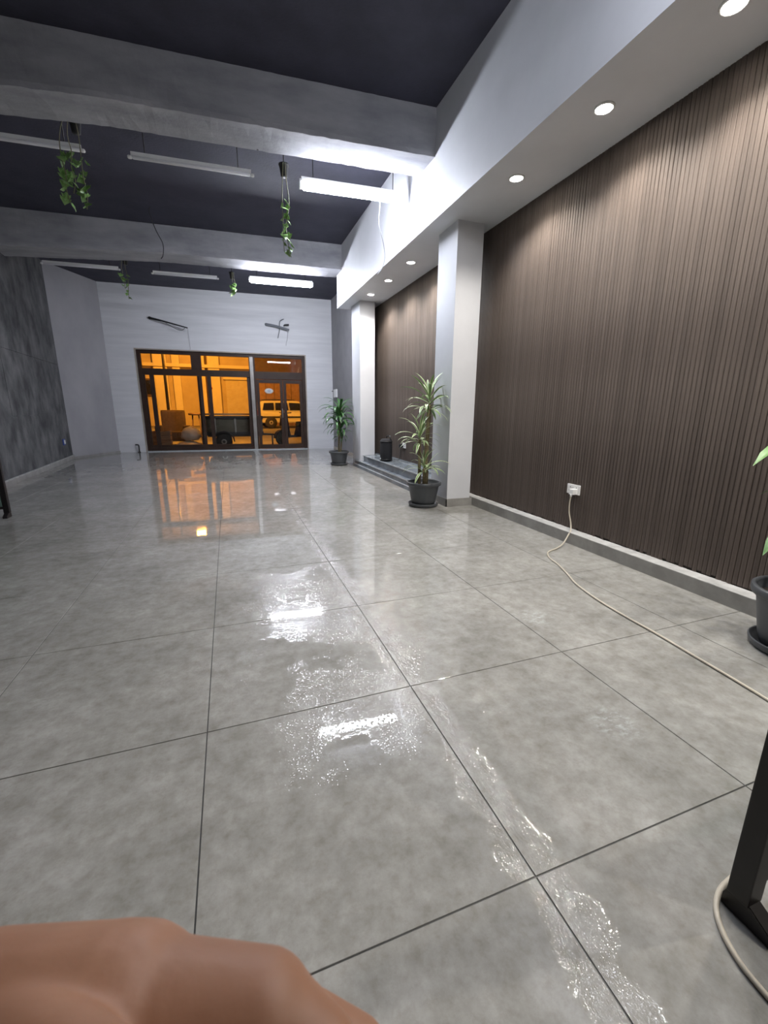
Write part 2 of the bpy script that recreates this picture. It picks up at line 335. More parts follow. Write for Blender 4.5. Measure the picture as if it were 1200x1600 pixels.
# right wall: core, plaster bulkhead with downlights, two columns, slatted cladding
wr = struct('wall_right', box(XW, XW+0.14, -4.0, 12.6, 0, CEIL), 'greywall')
BZ = 3.07; BX = 2.18
bh = obj('bulkhead', box(BX, XW+0.001, -4.0, 8.86, BZ, CEIL), 'white', wr)
obj('column', box(2.405, 2.72, 4.45, 4.89, 0, BZ+0.001, 0.004), 'white', wr)
obj('column', box(2.405, 2.70, 8.07, 8.62, 0, BZ+0.001, 0.004), 'white', wr)
obj('groove_panel', box(2.867, XW, -4.0, 4.90, 0.09, BZ), 'slatback', wr)
obj('groove_panel', box(2.867, XW, 4.90, 8.60, 0.20, BZ), 'slatback', wr)
obj('pilaster_return', box(2.70, XW, 8.58, 8.62, 0, BZ), 'white', wr)
def slat_mesh(z0, z1):
    w2 = 0.0142; d = 0.011
    return mesh_of('slat', bm_prism(bmesh.new(), [(0, -w2), (-d*.72, -w2), (-d, -w2*.72), (-d, w2*.72), (-d*.72, w2), (0, w2)], 'z', z0, z1))
sm_a = [slat_mesh(0.100, BZ), slat_mesh(0.108, BZ), slat_mesh(0.118, BZ)]; sm_b = [slat_mesh(0.272, BZ)]
y = -0.30
while y < 4.88:
    obj('slat', sm_a[rnd.randrange(3)], 'slat', wr, (2.8675+rnd.uniform(-.0012, .0012), y, 0)); y += 0.0305
y = 4.92
while y < 8.56:
    obj('slat', sm_b[0], 'slat', wr, (2.8675+rnd.uniform(-.0012, .0012), y, 0)); y += 0.0305
obj('slat_field', bm_box(bmesh.new(), 2.857, 2.868, -4.0, -0.32, 0.1, BZ), 'slat', wr)
# right skirting with its white ledge, wrapping the front column
bs = struct('baseboard_right', box(2.745, 2.757, -4.0, 4.438, 0, 0.098, 0.001), 'base')
lb = bmesh.new(); n = 170
for i in range(n):
    y0, y1 = -4.0+8.89*i/n, -4.0+8.89*(i+1)/n
    bm_box(lb, 2.7465, 2.862+rnd.uniform(-.006, .003), y0, y1, 0.085, 0.1005+rnd.uniform(-.001, .001))
obj('ledge', lb, 'ledge', bs)
obj('column_skirting', box(2.393, 2.405, 4.438, 4.89, 0, 0.095, 0.001), 'base', bs)
obj('column_skirting', box(2.393, 2.757, 4.438, 4.45, 0, 0.095, 0.001), 'base', bs)
br = struct('baseboard_back', box(2.885, XW, 8.7, 12.48, 0, 0.06), 'beige')
# marble steps in the second bay
st = struct('platform_step', box(2.40, XW-.01, 4.90, 8.47, 0, 0.122), 'marble')
obj('riser', box(2.372, 2.400, 4.90, 8.47, 0, 0.052, 0.002), 'marble', st); obj('nosing', box(2.372, 2.402, 4.90, 8.47, 0.052, 0.058, 0.001), 'marblelip', st)
obj('tread', box(2.392, 2.50, 4.90, 8.48, 0.122, 0.140, 0.002), 'marble', st); obj('nosing', box(2.386, 2.394, 4.90, 8.48, 0.124, 0.1415, 0.002), 'marblelip', st)
obj('riser', box(2.475, XW-.01, 4.90, 8.40, 0.140, 0.240), 'marble', st)
obj('tread', box(2.468, XW-.01, 4.90, 8.41, 0.240, 0.258, 0.002), 'marble', st); obj('nosing', box(2.460, 2.470, 4.90, 8.41, 0.242, 0.2595, 0.002), 'marblelip', st)
obj('tread', box(2.72, XW-.01, 4.90, 8.065, 0.258, 0.272, 0.002), 'marble', st); obj('nosing', box(2.712, 2.722, 4.90, 8.065, 0.256, 0.2735, 0.002), 'marblelip', st)
# left walls
def slanted(x0, y0, x1, y1, t, z0, z1, off=0.0, bm=None, mi=0):
    """A wall slab whose room face runs from (x0,y0) to (x1,y1); thickness t lies to the left of that direction."""
    bm = bm or bmesh.new(); d = Vector((x1-x0, y1-y0)).normalized(); nrm = Vector((-d.y, d.x))
    a, b = Vector((x0, y0))+nrm*off, Vector((x1, y1))+nrm*off
    q = [a, b, b+nrm*t, a+nrm*t]
    return bm_prism(bm, [(p.x, p.y) for p in q], 'z', z0, z1, mi)
wl = struct('wall_left', slanted(XL0, YL0, XL1, YL1, 0.15, 0, CEIL, 0.012), 'plaster')
for z0, z1, nx in ((0.0, 0.990, 5), (1.006, 2.015, 5), (2.032, CEIL, 5)):
    for k in range(nx):
        t0, t1 = k/nx, (k+1)/nx
        px = lambda t: XL0+(XL1-XL0)*t
        py = lambda t: YL0+(YL1-YL0)*t
        obj('plaster_panel', slanted(px(t0), py(t0)+0.003, px(t1), py(t1)-0.003, 0.014, z0+(0.03 if z0 > 0 and k % 2 else 0)*0, z1, rnd.uniform(0, .003)), 'plaster', wl)
w2_ = struct('wall_corner', slanted(XL1, YL1, XB0, YB0, 0.15, 0, CEIL), 'lightgrey')
bl = struct('baseboard_left', slanted(XL0, YL0, XL1, YL1, 0.02, 0, 0.075, -0.02), 'base')
obj('ledge', slanted(XL0, YL0, XL1, YL1, 0.03, 0.075, 0.092, -0.028), 'ledge', bl)
obj('corner_skirting', slanted(XL1, YL1, XB0, YB0, 0.02, 0, 0.05, -0.02), 'base', bl)
wf = struct('wall_front', box(-3.9, 3.0, -4.15, -4.0, 0, CEIL), 'greywall')
# back wall in its own frame: local x runs along the wall from the left corner, local y goes outwards
BW = math.hypot(XB1-XB0, YB1-YB0); BA = math.atan2(YB1-YB0, XB1-XB0)
def lx(X): return (X-XB0)*BW/(XB1-XB0)
O0, O1, OZ = lx(-2.09), lx(2.125), 2.575
wb = struct('wall_back', bmesh.new(), 'backwhite'); wb.location = (XB0, YB0, 0); wb.rotation_euler.z = BA
for nm, a in (('pier', (-0.2, O0, 0, 0.2, 0, CEIL)), ('pier', (O1, BW+0.1, 0, 0.2, 0, CEIL)), ('lintel', (O0, O1, 0, 0.2, OZ, CEIL))):
    obj(nm, box(*a), 'backwhite', wb)
tr = struct('trim_1', box(lx(-2.12), lx(-2.09), -0.006, 0.10, 0, OZ+0.03), 'beige'); tr.location = wb.location; tr.rotation_euler.z = BA
obj('architrave', box(lx(-2.12), lx(2.155), -0.006, 0.10, OZ, OZ+0.03), 'beige', tr)
obj('architrave', box(lx(2.125), lx(2.155), -0.006, 0.10, 0, OZ+0.03), 'beige', tr)
obj('threshold', box(lx(-2.09), lx(2.125), -0.03, 0.16, 0, 0.022, 0.003), 'marblelip', tr)
# shopfront
def shop_struct(name):
    o = sempty(name, wb.location, BA); return o
win = shop_struct('window_1'); dr = shop_struct('door_1')
FY0, FY1 = 0.05, 0.12
def fr(name, parent, X0, X1, z0, z1, y0=FY0, y1=FY1, m='alu'):
    return obj(name, box(lx(X0), lx(X1), y0, y1, z0, z1, 0.004), m, parent)
def pane(parent, X0, X1, z0, z1, y=0.085):
    return obj('pane', box(lx(X0), lx(X1), y-0.003, y+0.003, z0, z1), 'pane', parent)
fr('frame', win, -2.09, -2.00, 0.022, OZ); fr('frame', win, -2.00, 2.04, 2.49, OZ); fr('frame', dr, 2.04, 2.125, 0.022, OZ)
fr('frame', win, -2.00, 0.62, 0.022, 0.10)
fr('transom_bar', win, -2.00, 0.62, 1.97, 2.13)
fr('mullion', win, -0.83, -0.58, 2.13, 2.49)
fr('post', win, 0.62, 0.775, 0.022, 2.49); fr('cover_strip', win, 0.64, 0.73, 0.022, 2.50, 0.02, FY0, 'aluplain')
for a, b in ((-2.00, -0.83), (-0.58, 0.62)): pane(win, a, b, 2.13, 2.49)
pane(win, 0.775, 2.04, 2.13, 2.49)
# sliding sashes below the transom
for X0, X1, yo in ((-2.00, -0.60, 0.0), (-0.72, 0.62, 0.035)):
    sash = obj('sliding_sash', box(lx(X0), lx(X1), FY0+0.012+yo, FY0+0.042+yo, 0.10, 0.17, 0.003), 'alu', win)
    fr('sash_stile', sash, X1-0.075, X1, 0.17, 1.97, FY0+0.012+yo, FY0+0.042+yo)
    fr('sash_stile', sash, X0, X0+0.05, 0.17, 1.97, FY0+0.012+yo, FY0+0.042+yo)
    obj('pane', box(lx(X0+0.05), lx(X1-0.075), FY0+0.024+yo, FY0+0.030+yo, 0.17, 1.97), 'pane', sash)
fr('mullion', win, -1.85, -1.755, 0.10, 1.97); fr('mullion', win, -0.47, -0.375, 0.10, 1.97)
# door: a wide leaf and a narrow leaf under a deep transom bar
fr('transom_bar', dr, 0.775, 2.04, 1.93, 2.13)
for X0, X1, hs in ((0.775, 1.50, 0), (1.50, 2.04, 1)):
    leaf = obj('door_leaf', box(lx(X0+.004), lx(X1-.004), 0.06, 0.11, 0.03, 0.14, 0.003), 'alu', dr)
    fr('leaf_stile', leaf, X0+.004, X0+.085, 0.14, 1.92, 0.06, 0.11); fr('leaf_stile', leaf, X1-.085, X1-.004, 0.14, 1.92, 0.06, 0.11)
    fr('leaf_rail', leaf, X0+.085, X1-.085, 1.83, 1.92, 0.06, 0.11)
    pane(leaf, X0+.085, X1-.085, 0.14, 1.83)
    if not hs:
        stk = lathe([(0.0001, 0), (0.118, 0), (0.118, .002), (0.0001, .002)], 32, axis='y')
        for v_ in stk.verts: v_.co.z *= 0.62
        s_ = obj('oval_sticker', stk, 'sticker', leaf, (lx(1.115), 0.072, 1.62))
        s_['label'] = 'pale oval sticker with faint blue print'
        ib = bmesh.new(); bm_box(ib, -.05, .05, -.001, 0, -.006, .012); bm_box(ib, -.03, .04, -.001, 0, -.026, -.016)
        obj('faded_print', ib, 'stickerink', leaf, (lx(1.115), 0.072, 1.62))
        h_ = bmesh.new(); bm_tube(h_, [(0, 0, -.12), (0, -.045, -.12), (0, -.045, .12), (0, 0, .12)], 0.011, 8, 0, 0); obj('handle', h_, 'aluplain', leaf, (lx(1.455), 0.06, 1.02))

# ------------------------------------------------------------------ light fittings
def tube_light(p0, p1, lit, label):
    p0, p1 = Vector(p0), Vector(p1); c = (p0+p1)/2; d = p1-p0; L = d.length
    t = thing('tube_light', label, 'light', c, math.atan2(d.y, d.x), 'tube lights hanging below the ceiling')
    w_ = 0.055 if lit else 0.019  # lit diffusers are made wider than the real tube, their glow put into the shape
    def stadium(r, x0, x1, zoff, sq):
        b = bmesh.new(); bm_lathe(b, [(r*.6, x0), (r, x0+r*.4), (r, x1-r*.4), (r*.6, x1)], 18, axis='x')
        for v in b.verts: v.co.z = v.co.z*sq+zoff
        return b
    obj('diffuser', stadium(w_, -L/2+.02, L/2-.02, 0, 0.75), 'tube_'+(lit or 'off'), t)
    obj('housing', box(-L/2+.01, L/2-.01, -w_*.85, w_*.85, w_*.40, w_*.40+.045, .004) if lit else box(-L/2+.01, L/2-.01, -w_*.55, w_*.55, w_*.68, w_*.68+.035, .004), 'whiteplastic', t)
    for s in (-1, 1):
        obj('end_cap', stadium(w_*1.02, s*L/2-.02, s*L/2+.02, 0.0, 0.78) if not lit else box(s*(L/2-.005)-.012, s*(L/2-.005)+.012, -w_*.7, w_*.7, -w_*.5, w_*.9, .006), 'whiteplastic', t)
        obj('hanger', tube([(s*L*.38, 0, w_*.68+.03), (s*L*.38, 0, CEIL-c.z)], 0.005, 6, 0), 'darkmetal', t)
    return t
TZ = 3.515
tube_light((0.92, 5.33, TZ), (2.12, 5.25, TZ), 'mid', 'lit tube light beside the white bulkhead, nearest lit row')
tube_light((-0.72, 5.38, TZ), (0.42, 5.31, TZ), None, 'unlit slim tube light between ivy strands in the nearest row')
tube_light((-2.32, 5.50, TZ), (-1.12, 5.42, TZ), None, 'unlit slim tube light cut by the left picture edge')
tube_light((0.56, 9.22, TZ), (1.76, 9.14, TZ), 'far', 'lit tube light in the farther row in front of the back wall')
tube_light((-1.11, 9.42, TZ), (0.00, 9.34, TZ), None, 'unlit slim tube light in the middle of the farther row')
tube_light((-2.79, 9.47, TZ), (-1.63, 9.39, TZ), None, 'unlit slim tube light near the dark left wall, farther row')
tube_light((0.90, 1.30, TZ), (2.10, 1.22, TZ), 'near', 'lit tube light above the viewer, mirrored in the shopfront glass')
# loose black threaded hangers left in the ceiling
for k, (x_, y_, dz) in enumerate(((-0.76, 5.14, .34), (-0.40, 5.12, .30), (-0.08, 5.10, .34), (0.22, 5.08, .38), (0.47, 5.10, .42))):
    o = obj('hanger_rod', tube([(0, 0, 0.002), (0.004, 0, -dz*.5), (0, 0, -dz)], 0.011, 6, 2), 'darkmetal', None, (x_, y_, CEIL))
    tag(o, ('leftmost', 'second from the left', 'middle', 'second from the right', 'rightmost')[k]+' of the five thin black hanger rods behind the front beam', 'rod', 'loose hanger rods in the ceiling')
DL = (-0.95, 0.15, 1.0, 1.86, 2.64, 3.56, 5.84, 6.72, 7.59)
dl_lab = ['downlight in the bulkhead behind the viewer', 'downlight in the bulkhead beside the viewer', 'downlight in the bulkhead just out of the picture',
          'downlight at the top right corner of the picture', 'second downlight from the right along the bulkhead', 'third downlight, the one nearest the front column on the viewer side',
          'first downlight beyond the front white column', 'middle downlight of the three above the far slatted bay', 'farthest downlight near the far white column']
for yy, lb_ in zip(DL, dl_lab):
    t = thing('downlight', 'round recessed ' + lb_, 'light', (2.465, yy, BZ), 0, 'downlights in the white bulkhead')
    obj('lens', lathe([(0.0001, -.006), (.052, -.006), (.052, -.003), (0.0001, -.003)], 24), 'spot_on', t)  # lens drawn larger than the real one, bloom put into its size
    obj('bezel', lathe([(.052, -.004), (.054, -.010), (.062, -.008), (.066, 0.0)], 24), 'whiteplastic', t)
    ld = bpy.data.lights.new('downlight_beam', 'SPOT'); ld.energy = SPOT_POWER; ld.color = SPOT_COL; ld.spot_size = math.radians(138); ld.spot_blend = 0.65; ld.shadow_soft_size = 0.03
    lo = bpy.data.objects.new('downlight_beam', ld); C.objects.link(lo); lo.parent = t; lo.location = (0, 0, -0.03)

# ------------------------------------------------------------------ plants
def leaf_bm(L, wd, elev, droop, cream, seg=8, fold=0.25):
    """A strap leaf from the origin along +x: rises at elev (radians), bends down by droop; five vertices across."""
    bm = bmesh.new(); rows = []; p = Vector((0, 0, 0)); a = elev
    for i in range(seg+1):
        t = i/seg; ww = wd*(0.45+1.2*t)*(1-t**3.2) if t < .5 else wd*1.05*(1-((t-.5)/.5)**2.4)
        ww = max(ww, 0.0008)
        nrm = Vector((-math.sin(a), 0, math.cos(a)))
        rows.append([bm.verts.new(p+Vector((0, s*ww, 0))+nrm*(abs(s)*ww*fold)) for s in (-1, -.45, 0, .45, 1)])
        p = p+Vector((math.cos(a), 0, math.sin(a)))*(L/seg); a -= droop/seg*(0.5+t)
    for r0, r1 in zip(rows, rows[1:]):
        for k in range(4):
            f = bm.faces.new((r0[k], r0[k+1], r1[k+1], r1[k])); f.smooth = True; f.material_index = 1 if (cream and k in (0, 3)) else 0
    return bm
def leaf_set(mats, specs, cream):
    out = []
    for s in specs:
        me = mesh_of('leaf', leaf_bm(*s, cream))
        for x in mats: me.materials.append(M[x])
        out.append(me)
    return out
var_leaves = leaf_set(['leafg', 'leafc'], [(.36, .018, 1.25, .9), (.40, .019, .95, 1.3), (.38, .019, .62, 1.5), (.34, .018, .30, 1.5), (.32, .018, 0.0, 1.3), (.36, .018, .8, 2.1)], True)
deep_leaves = leaf_set(['leafd', 'leafd'], [(.42, .022, 1.2, 1.9), (.46, .024, 1.0, 2.4), (.44, .024, .7, 2.4), (.40, .022, .4, 2.2), (.36, .020, 1.35, 1.0)], False)
wide_leaves = leaf_set(['leafg', 'leafg'], [(.55, .034, .9, 1.6), (.50, .032, .6, 1.7), (.45, .030, .3, 1.5)], False)
def crown(t, r, cx, cy, cz, meshes, n, zspread, scale=1.0):
    for k in range(n):
        u = (k+.5)/n
        me = meshes[min(len(meshes)-1, int(u*len(meshes)))]
        o = obj('leaf', me, None, t, (cx, cy, cz+zspread*(0.5-u)))
        o.rotation_euler = (r.uniform(-.25, .25), r.uniform(-.12, .12), k*2.39996+r.uniform(-.3, .3)); s = scale*r.uniform(.8, 1.1); o.scale = (s, s, s)
def pot(t, R=0.205, H=0.30):
    obj('pot', lathe([(.0001, .022), (R*.66, .022), (R*.72, .06), (R*.90, H*.84), (R*.91, H*.86), (R*1.0, H*.865), (R*1.02, H*.9), (R*1.02, H*.985), (R*.99, H), (R*.94, H), (R*.92, H*.96), (R*.88, H*.80), (.0001, H*.80)], 40), 'pot', t)
    obj('saucer', lathe([(.0001, 0), (R*.78, 0), (R*.86, .012), (R*.89, .040), (R*.87, .046), (R*.84, .040), (R*.80, .016), (.0001, .014)], 40), 'pot', t)
    obj('soil', lathe([(.0001, H*.86), (R*.5, H*.865), (R*.86, H*.83), (R*.87, H*.80), (.0001, H*.80)], 24), 'soil', t)
r1 = random.Random(11)
p1 = thing('potted_dracaena', 'tall potted plant with cream-edged leaves in three tiers beside the front white column', 'plant', (2.165, 4.60, 0), 0, 'potted plants along the right wall')
pot(p1)
for pts, rr in (([(0.01, 0, .24), (0.02, 0, .6), (0.035, 0, .95), (0.045, 0.0, 1.20)], .026), ([(-.05, .02, .24), (-.055, .02, .5), (-.06, .02, .80)], .019), ([(-.02, -.05, .24), (-.03, -.05, .46)], .015), ([(.05, .02, .24), (.06, .03, .42)], .014)):
    obj('cane', tube(pts, rr, 10, 4), 'cane', p1)
crown(p1, r1, 0.045, 0, 1.19, var_leaves, 34, .22, 1.0)
crown(p1, r1, -.06, .02, .80, var_leaves, 26, .16, .82)
crown(p1, r1, -.03, -.05, .46, var_leaves, 16, .12, .85)
crown(p1, r1, .06, .03, .43, var_leaves, 8, .08, .6)
r2 = random.Random(5)
p2 = thing('potted_dracaena', 'bushy dark green potted plant with drooping leaves near the back corner', 'plant', (2.12, 8.70, 0), 0, 'potted plants along the right wall')
pot(p2, 0.205, 0.29)
obj('cane', tube([(0, 0, .23), (.01, 0, .6), (.03, 0, 1.0)], .020, 8, 4), 'cane', p2)
obj('cane', tube([(.04, .03, .23), (.06, .03, .4), (.07, .03, .58)], .015, 8, 4), 'cane', p2)
crown(p2, r2, .03, 0, .98, deep_leaves, 46, .26, 1.12)
crown(p2, r2, .02, 0, .76, deep_leaves, 36, .26, 1.0)
crown(p2, r2, .07, .03, .55, deep_leaves, 22, .18, .62)
r3 = random.Random(3)
p3 = thing('potted_dracaena', 'potted plant cut off by the right picture edge with broad green leaf tips', 'plant', (2.53, 1.07, 0), 0, 'potted plants along the right wall')
pot(p3, 0.205, 0.315)
obj('cane', tube([(0, 0, .28), (.02, 0, .6), (.03, .0, .95)], .022, 8, 4), 'cane', p3)
for k, (az, z_, mi, s) in enumerate(((3.05, .90, 1, 1.2), (3.2, .655, 2, 1.22), (2.3, .95, 0, .6), (1.3, .97, 0, .5), (.3, .95, 0, .42), (-.7, .93, 0, .5), (-1.6, .92, 1, 1.), (1.8, .72, 1, .6), (.7, .70, 1, .45), (-.4, .68, 1, .45), (-1.3, .66, 2, .9), (4.0, .75, 1, .9))):
    o = obj('leaf', wide_leaves[mi], None, p3, (.025, 0, z_)); o.rotation_euler.z = az; o.scale = (s, s, s)
# hanging ivy in small black pots
def ivy_leaf_mesh():
    bm = bmesh.new()
    out = [(0, 0), (.018, .020), (.012, .034), (.030, .030), (.052, .012), (.066, 0), (.052, -.012), (.030, -.030), (.012, -.034), (.018, -.020)]
    c = bm.verts.new((.028, 0, .006)); vv = [bm.verts.new((x, y, -.004 if i % 2 else 0)) for i, (x, y) in enumerate(out)]
    for i in range(len(vv)): bm.faces.new((c, vv[i], vv[(i+1) % len(vv)])).smooth = True
    return mesh_of('leaf', bm)
ivy = ivy_leaf_mesh(); ivy.materials.append(M['vine'])
def vine(x, y, ztop, label, strands, seed, s=1.0):
    r = random.Random(seed)
    t = thing('hanging_ivy', label, 'plant', (x, y, ztop), 0, 'ivy strands hanging from the ceiling')
    obj('hanging_pot', lathe([(.0001, .0), (.035, 0), (.05, .10), (.055, .10), (.055, .115), (.045, .115), (.0001, .105)], 16), 'blackplastic', t)
    obj('hook_wire', tube([(0, 0, .10), (0, 0, CEIL-ztop)], .006, 6, 0), 'darkmetal', t)
    for (dx, L, nl) in strands:
        pts = [(0, 0, .11), (dx*.5, -.06, .10), (dx, -.065, -.06)] + [(dx+r.uniform(-.02, .02), -.065+r.uniform(-.015, .015), -L*q) for q in (.35, .6, .8, 1.0)]
        st_ = obj('stem', tube(pts, .0045, 5, 3), 'vinestem', t)
        for k in range(nl):
            q = 0.30+0.70*(k+r.random()*.5)/nl
            o = obj('leaf', ivy, None, t, (dx+r.uniform(-.02, .02), -.065+r.uniform(-.02, .02), -L*q))
            o.rotation_euler = (r.uniform(-.6, .6), r.uniform(.3, 1.25), r.uniform(0, 2*PI)); sc_ = s*r.uniform(.75, 1.35); o.scale = (sc_,)*3
    return t
vine(-1.14, 5.36, 3.62, 'leafy ivy clump hanging beside the left unlit tube light', ((-.12, .62, 12), (-.06, .52, 11), (.03, .64, 12)), 21, 1.15)
vine(0.75, 5.30, 3.55, 'long thin ivy strand hanging left of the bright near tube light', ((0.01, .78, 15), (-.03, .74, 11)), 22, 1.0)
vine(-1.53, 9.45, 3.62, 'sparse ivy sprig hanging in front of the back wall at the left', ((0.0, .58, 7), (-.06, .40, 4)), 23, 1.0)
vine(0.26, 9.40, 3.55, 'small bright ivy tuft beside the far lit tube light', ((0.0, .28, 7), (.04, .22, 5)), 24, 1.2)

# ------------------------------------------------------------------ wall fittings, cables, speaker
def outlet(loc, label, w_=0.146, h_=0.086):
    t = thing('wall_outlet', label, 'outlet', loc)
    obj('plate', box(-.012, 0, -w_/2, w_/2, -h_/2, h_/2, .003), 'whiteplastic', t)
    for s in (-1, 1):
        b = bmesh.new()
        for a, c in ((0, .018), (-.011, -.012), (.011, -.012)): bm_box(b, -.0128, -.0118, s*w_*.24+a-.003, s*w_*.24+a+.003, c-.005, c+.005)
        obj('socket_holes', b, 'blackplastic', t)
        obj('rocker', box(-.015, -.011, s*w_*.07-.006, s*w_*.07+.006, .012, .028, .001), 'whiteplastic', t)
    return t
outlet((2.8555, 2.925, 0.460), 'white double wall outlet on the near slatted panel with a cream plug')
outlet((2.8555, 6.90, 0.53), 'white wall outlet in the far slatted bay with a black plug', 0.14, 0.09)
cd = thing('extension_cord', 'cream extension cord running from the near wall outlet across the tiled floor', 'cord', (0, 0, 0))
cpts = [(2.794, 2.891, .405), (2.797, 2.90, .34), (2.803, 2.90, .26), (2.800, 2.865, .17), (2.775, 2.83, .112), (2.725, 2.80, .08), (2.64, 2.76, .025), (2.53, 2.71, .009), (2.40, 2.66, .0065), (2.315, 2.55, .0065), (2.27, 2.40, .0065), (2.19, 2.21, .0065), (2.12, 2.055, .0065), (2.065, 1.83, .0065), (2.04, 1.60, .0065), (2.03, 1.40, .0065), (2.01, 1.20, .0065), (1.99, 1.0, .0065), (1.96, .82, .0065), (1.88, .66, .0065), (1.70, .55, .0065), (1.48, .50, .0065), (1.30, .485, .0065), (1.17, .475, .0065), (1.10, .470, .0065), (1.04, .460, .0065), (0.992, .436, .0065), (0.958, .400, .0065), (0.938, .360, .0065), (0.930, .320, .0065), (0.930, .270, .0065), (0.95, .18, .0065), (1.02, .02, .0065), (1.15, -.2, .0065)]
obj('cable', tube(cpts, .0062, 8, 6), 'cord', cd)
pb = bmesh.new(); bm_box(pb, 2.790, 2.8435, 2.870, 2.918, .420, .470, 0, .008); bm_tube(pb, [(2.797, 2.892, .43), (2.794, 2.891, .402)], .009, 8, 0, 0)
obj('plug', pb, 'whiteplastic', cd)
pl = thing('power_lead', 'black plug with its lead trailing down from the far wall outlet', 'cord', (0, 0, 0))
obj('plug', box(2.78, 2.8435, 6.93, 6.99, .49, .55, .006), 'blackplastic', pl)
obj('lead', tube([(2.80, 6.96, .495), (2.805, 6.965, .42), (2.80, 6.96, .33), (2.78, 6.97, .279), (2.73, 7.02, .279), (2.66, 7.06, .266)], .005, 6, 4), 'blackplastic', pl)
sp = thing('portable_speaker', 'black upright rounded speaker standing on the marble step', 'speaker', (2.56, 7.02, 0.258), 0)
b = bmesh.new(); bm_lathe(b, [(.0001, 0), (.085, 0), (.098, .012), (.104, .05), (.106, .19), (.104, .33), (.096, .365), (.075, .385), (.0001, .39)], 28)
for v in b.verts: v.co.y *= 1.15
obj('body', b, 'mesh', sp)
for zz in (.03, .34):
    b = bmesh.new(); bm_lathe(b, [(.100, zz-.012), (.109, zz-.010), (.109, zz+.010), (.100, zz+.012)], 28)
    for v in b.verts: v.co.y *= 1.15
    obj('rubber_band', b, 'blackplastic', sp)
obj('handle', tube([(.04, .075, .36), (.045, .085, .42), (.05, .02, .435), (.05, -.05, .43), (.045, -.085, .375)], .011, 8, 4), 'blackplastic', sp)
obj('logo_plate', box(-.113, -.106, -.022, -.008, .030, .060, .001), 'whiteplastic', sp)
sb = thing('switch_box', 'small white switch box on the grey wall near the back corner', 'switch', (XW, 12.06, 1.57))
obj('case', box(-.05, 0, -.14, .14, -.11, .11, .008), 'whiteplastic', sb); obj('lid', box(-.056, -.05, -.12, .12, -.09, .09, .004), 'whiteplastic', sb)
obj('lever', tube([(-.05, .14, .06), (-.06, .20, .065), (-.062, .27, .06)], .012, 6, 3), 'darkmetal', sb)
wx = lambda Y: XL0+(XL1-XL0)*(Y-YL0)/(YL1-YL0)
bx = thing('socket_box', 'blue open socket box with white insert low on the dark left wall', 'outlet', (wx(10.9)+0.002, 10.9, .42), math.atan2(YL1-YL0, XL1-XL0)-PI/2)
obj('box', box(0, .012, -.085, .085, -.065, .065, .006), 'bluebox', bx); obj('insert', box(.010, .022, -.02, .055, -.04, .04, .004), 'whiteplastic', bx)
ps = thing('pipe_stub', 'short dark bent pipe rising from the floor left of the shopfront', 'pipe', (-2.27, 12.70, 0))
obj('pipe', tube([(0, 0, 0), (0, 0, .17), (-.03, 0, .20), (-.08, 0, .20)], .017, 8, 3), 'darkmetal', ps); obj('collar', lathe([(.018, 0), (.032, 0), (.030, .02), (.018, .022)], 12), 'darkmetal', ps)
def bwp(X, z, off=0.0):   # a point on the back wall's room face
    q = Matrix.Rotation(BA, 3, 'Z') @ Vector((lx(X), -off, 0)); return (XB0+q.x, YB0+q.y, z)
a1 = thing('pipe_sleeve', 'black foam sleeved pipe end sticking out above the left of the shopfront', 'pipe')
obj('sleeve', tube([bwp(-1.67, 3.33, 0), bwp(-1.66, 3.32, .05), bwp(-1.40, 3.26, .12), bwp(-0.80, 3.11, .20)], lambda t: .034*(1-.55*t), 8, 4), 'blackfoam', a1)
obj('wire', tube([bwp(-1.3, 3.21, .13), bwp(-1.1, 3.09, .15), bwp(-.96, 3.05, .15), bwp(-.86, 3.11, .17)], .006, 5, 4), 'wire', a1)
obj('wire', tube([bwp(-.80, 3.10, .18), bwp(-.81, 2.9, .02), bwp(-.80, 2.62, .015)], .005, 5, 4), 'palewire', a1)
a2 = thing('pipe_sleeve', 'grey foam sleeved pipe end with loose wires above the shopfront door', 'pipe')
obj('sleeve', tube([bwp(1.14, 3.34, 0), bwp(1.15, 3.33, .05), bwp(1.4, 3.29, .10), bwp(1.72, 3.21, .14)], lambda t: .038*(1-.3*t), 8, 4), 'greyfoam', a2)
obj('bracket', tube([bwp(1.60, 3.33, .0), bwp(1.62, 3.34, .06), bwp(1.72, 3.345, .1)], .022, 6, 3), 'wire', a2)
obj('wire', tube([bwp(1.60, 3.50, .01), bwp(1.49, 3.42, .06), bwp(1.47, 3.2, .10), bwp(1.42, 3.0, .06)], .009, 5, 4), 'greyfoam', a2)
obj('wire', tube([bwp(1.68, 3.21, .12), bwp(1.67, 3.0, .03), bwp(1.64, 2.90, .03), bwp(1.63, 2.82, .03)], .008, 5, 4), 'palewire', a2)
lw = thing('loose_wire', 'pale loose wire dangling from the lit near tube light', 'wire')
obj('strand', tube([(1.80, 5.205, 3.485), (1.80, 5.20, 3.40), (1.79, 5.20, 3.2), (1.84, 5.2, 3.02), (1.86, 5.2, 2.88), (1.83, 5.2, 2.76), (1.77, 5.2, 2.68)], .006, 6, 5), 'palewire', lw)
lw2 = thing('loose_wire', 'thin dark wire drooping across the second concrete beam', 'wire')
obj('strand', tube([(-0.88, 8.0, CEIL-.004), (-0.90, 8.05, 4.0), (-0.86, 8.3, 3.86), (-0.80, 8.50, 3.74), (-0.82, 8.58, 3.60), (-.86, 8.62, 3.55)], .007, 6, 5), 'wire', lw2)

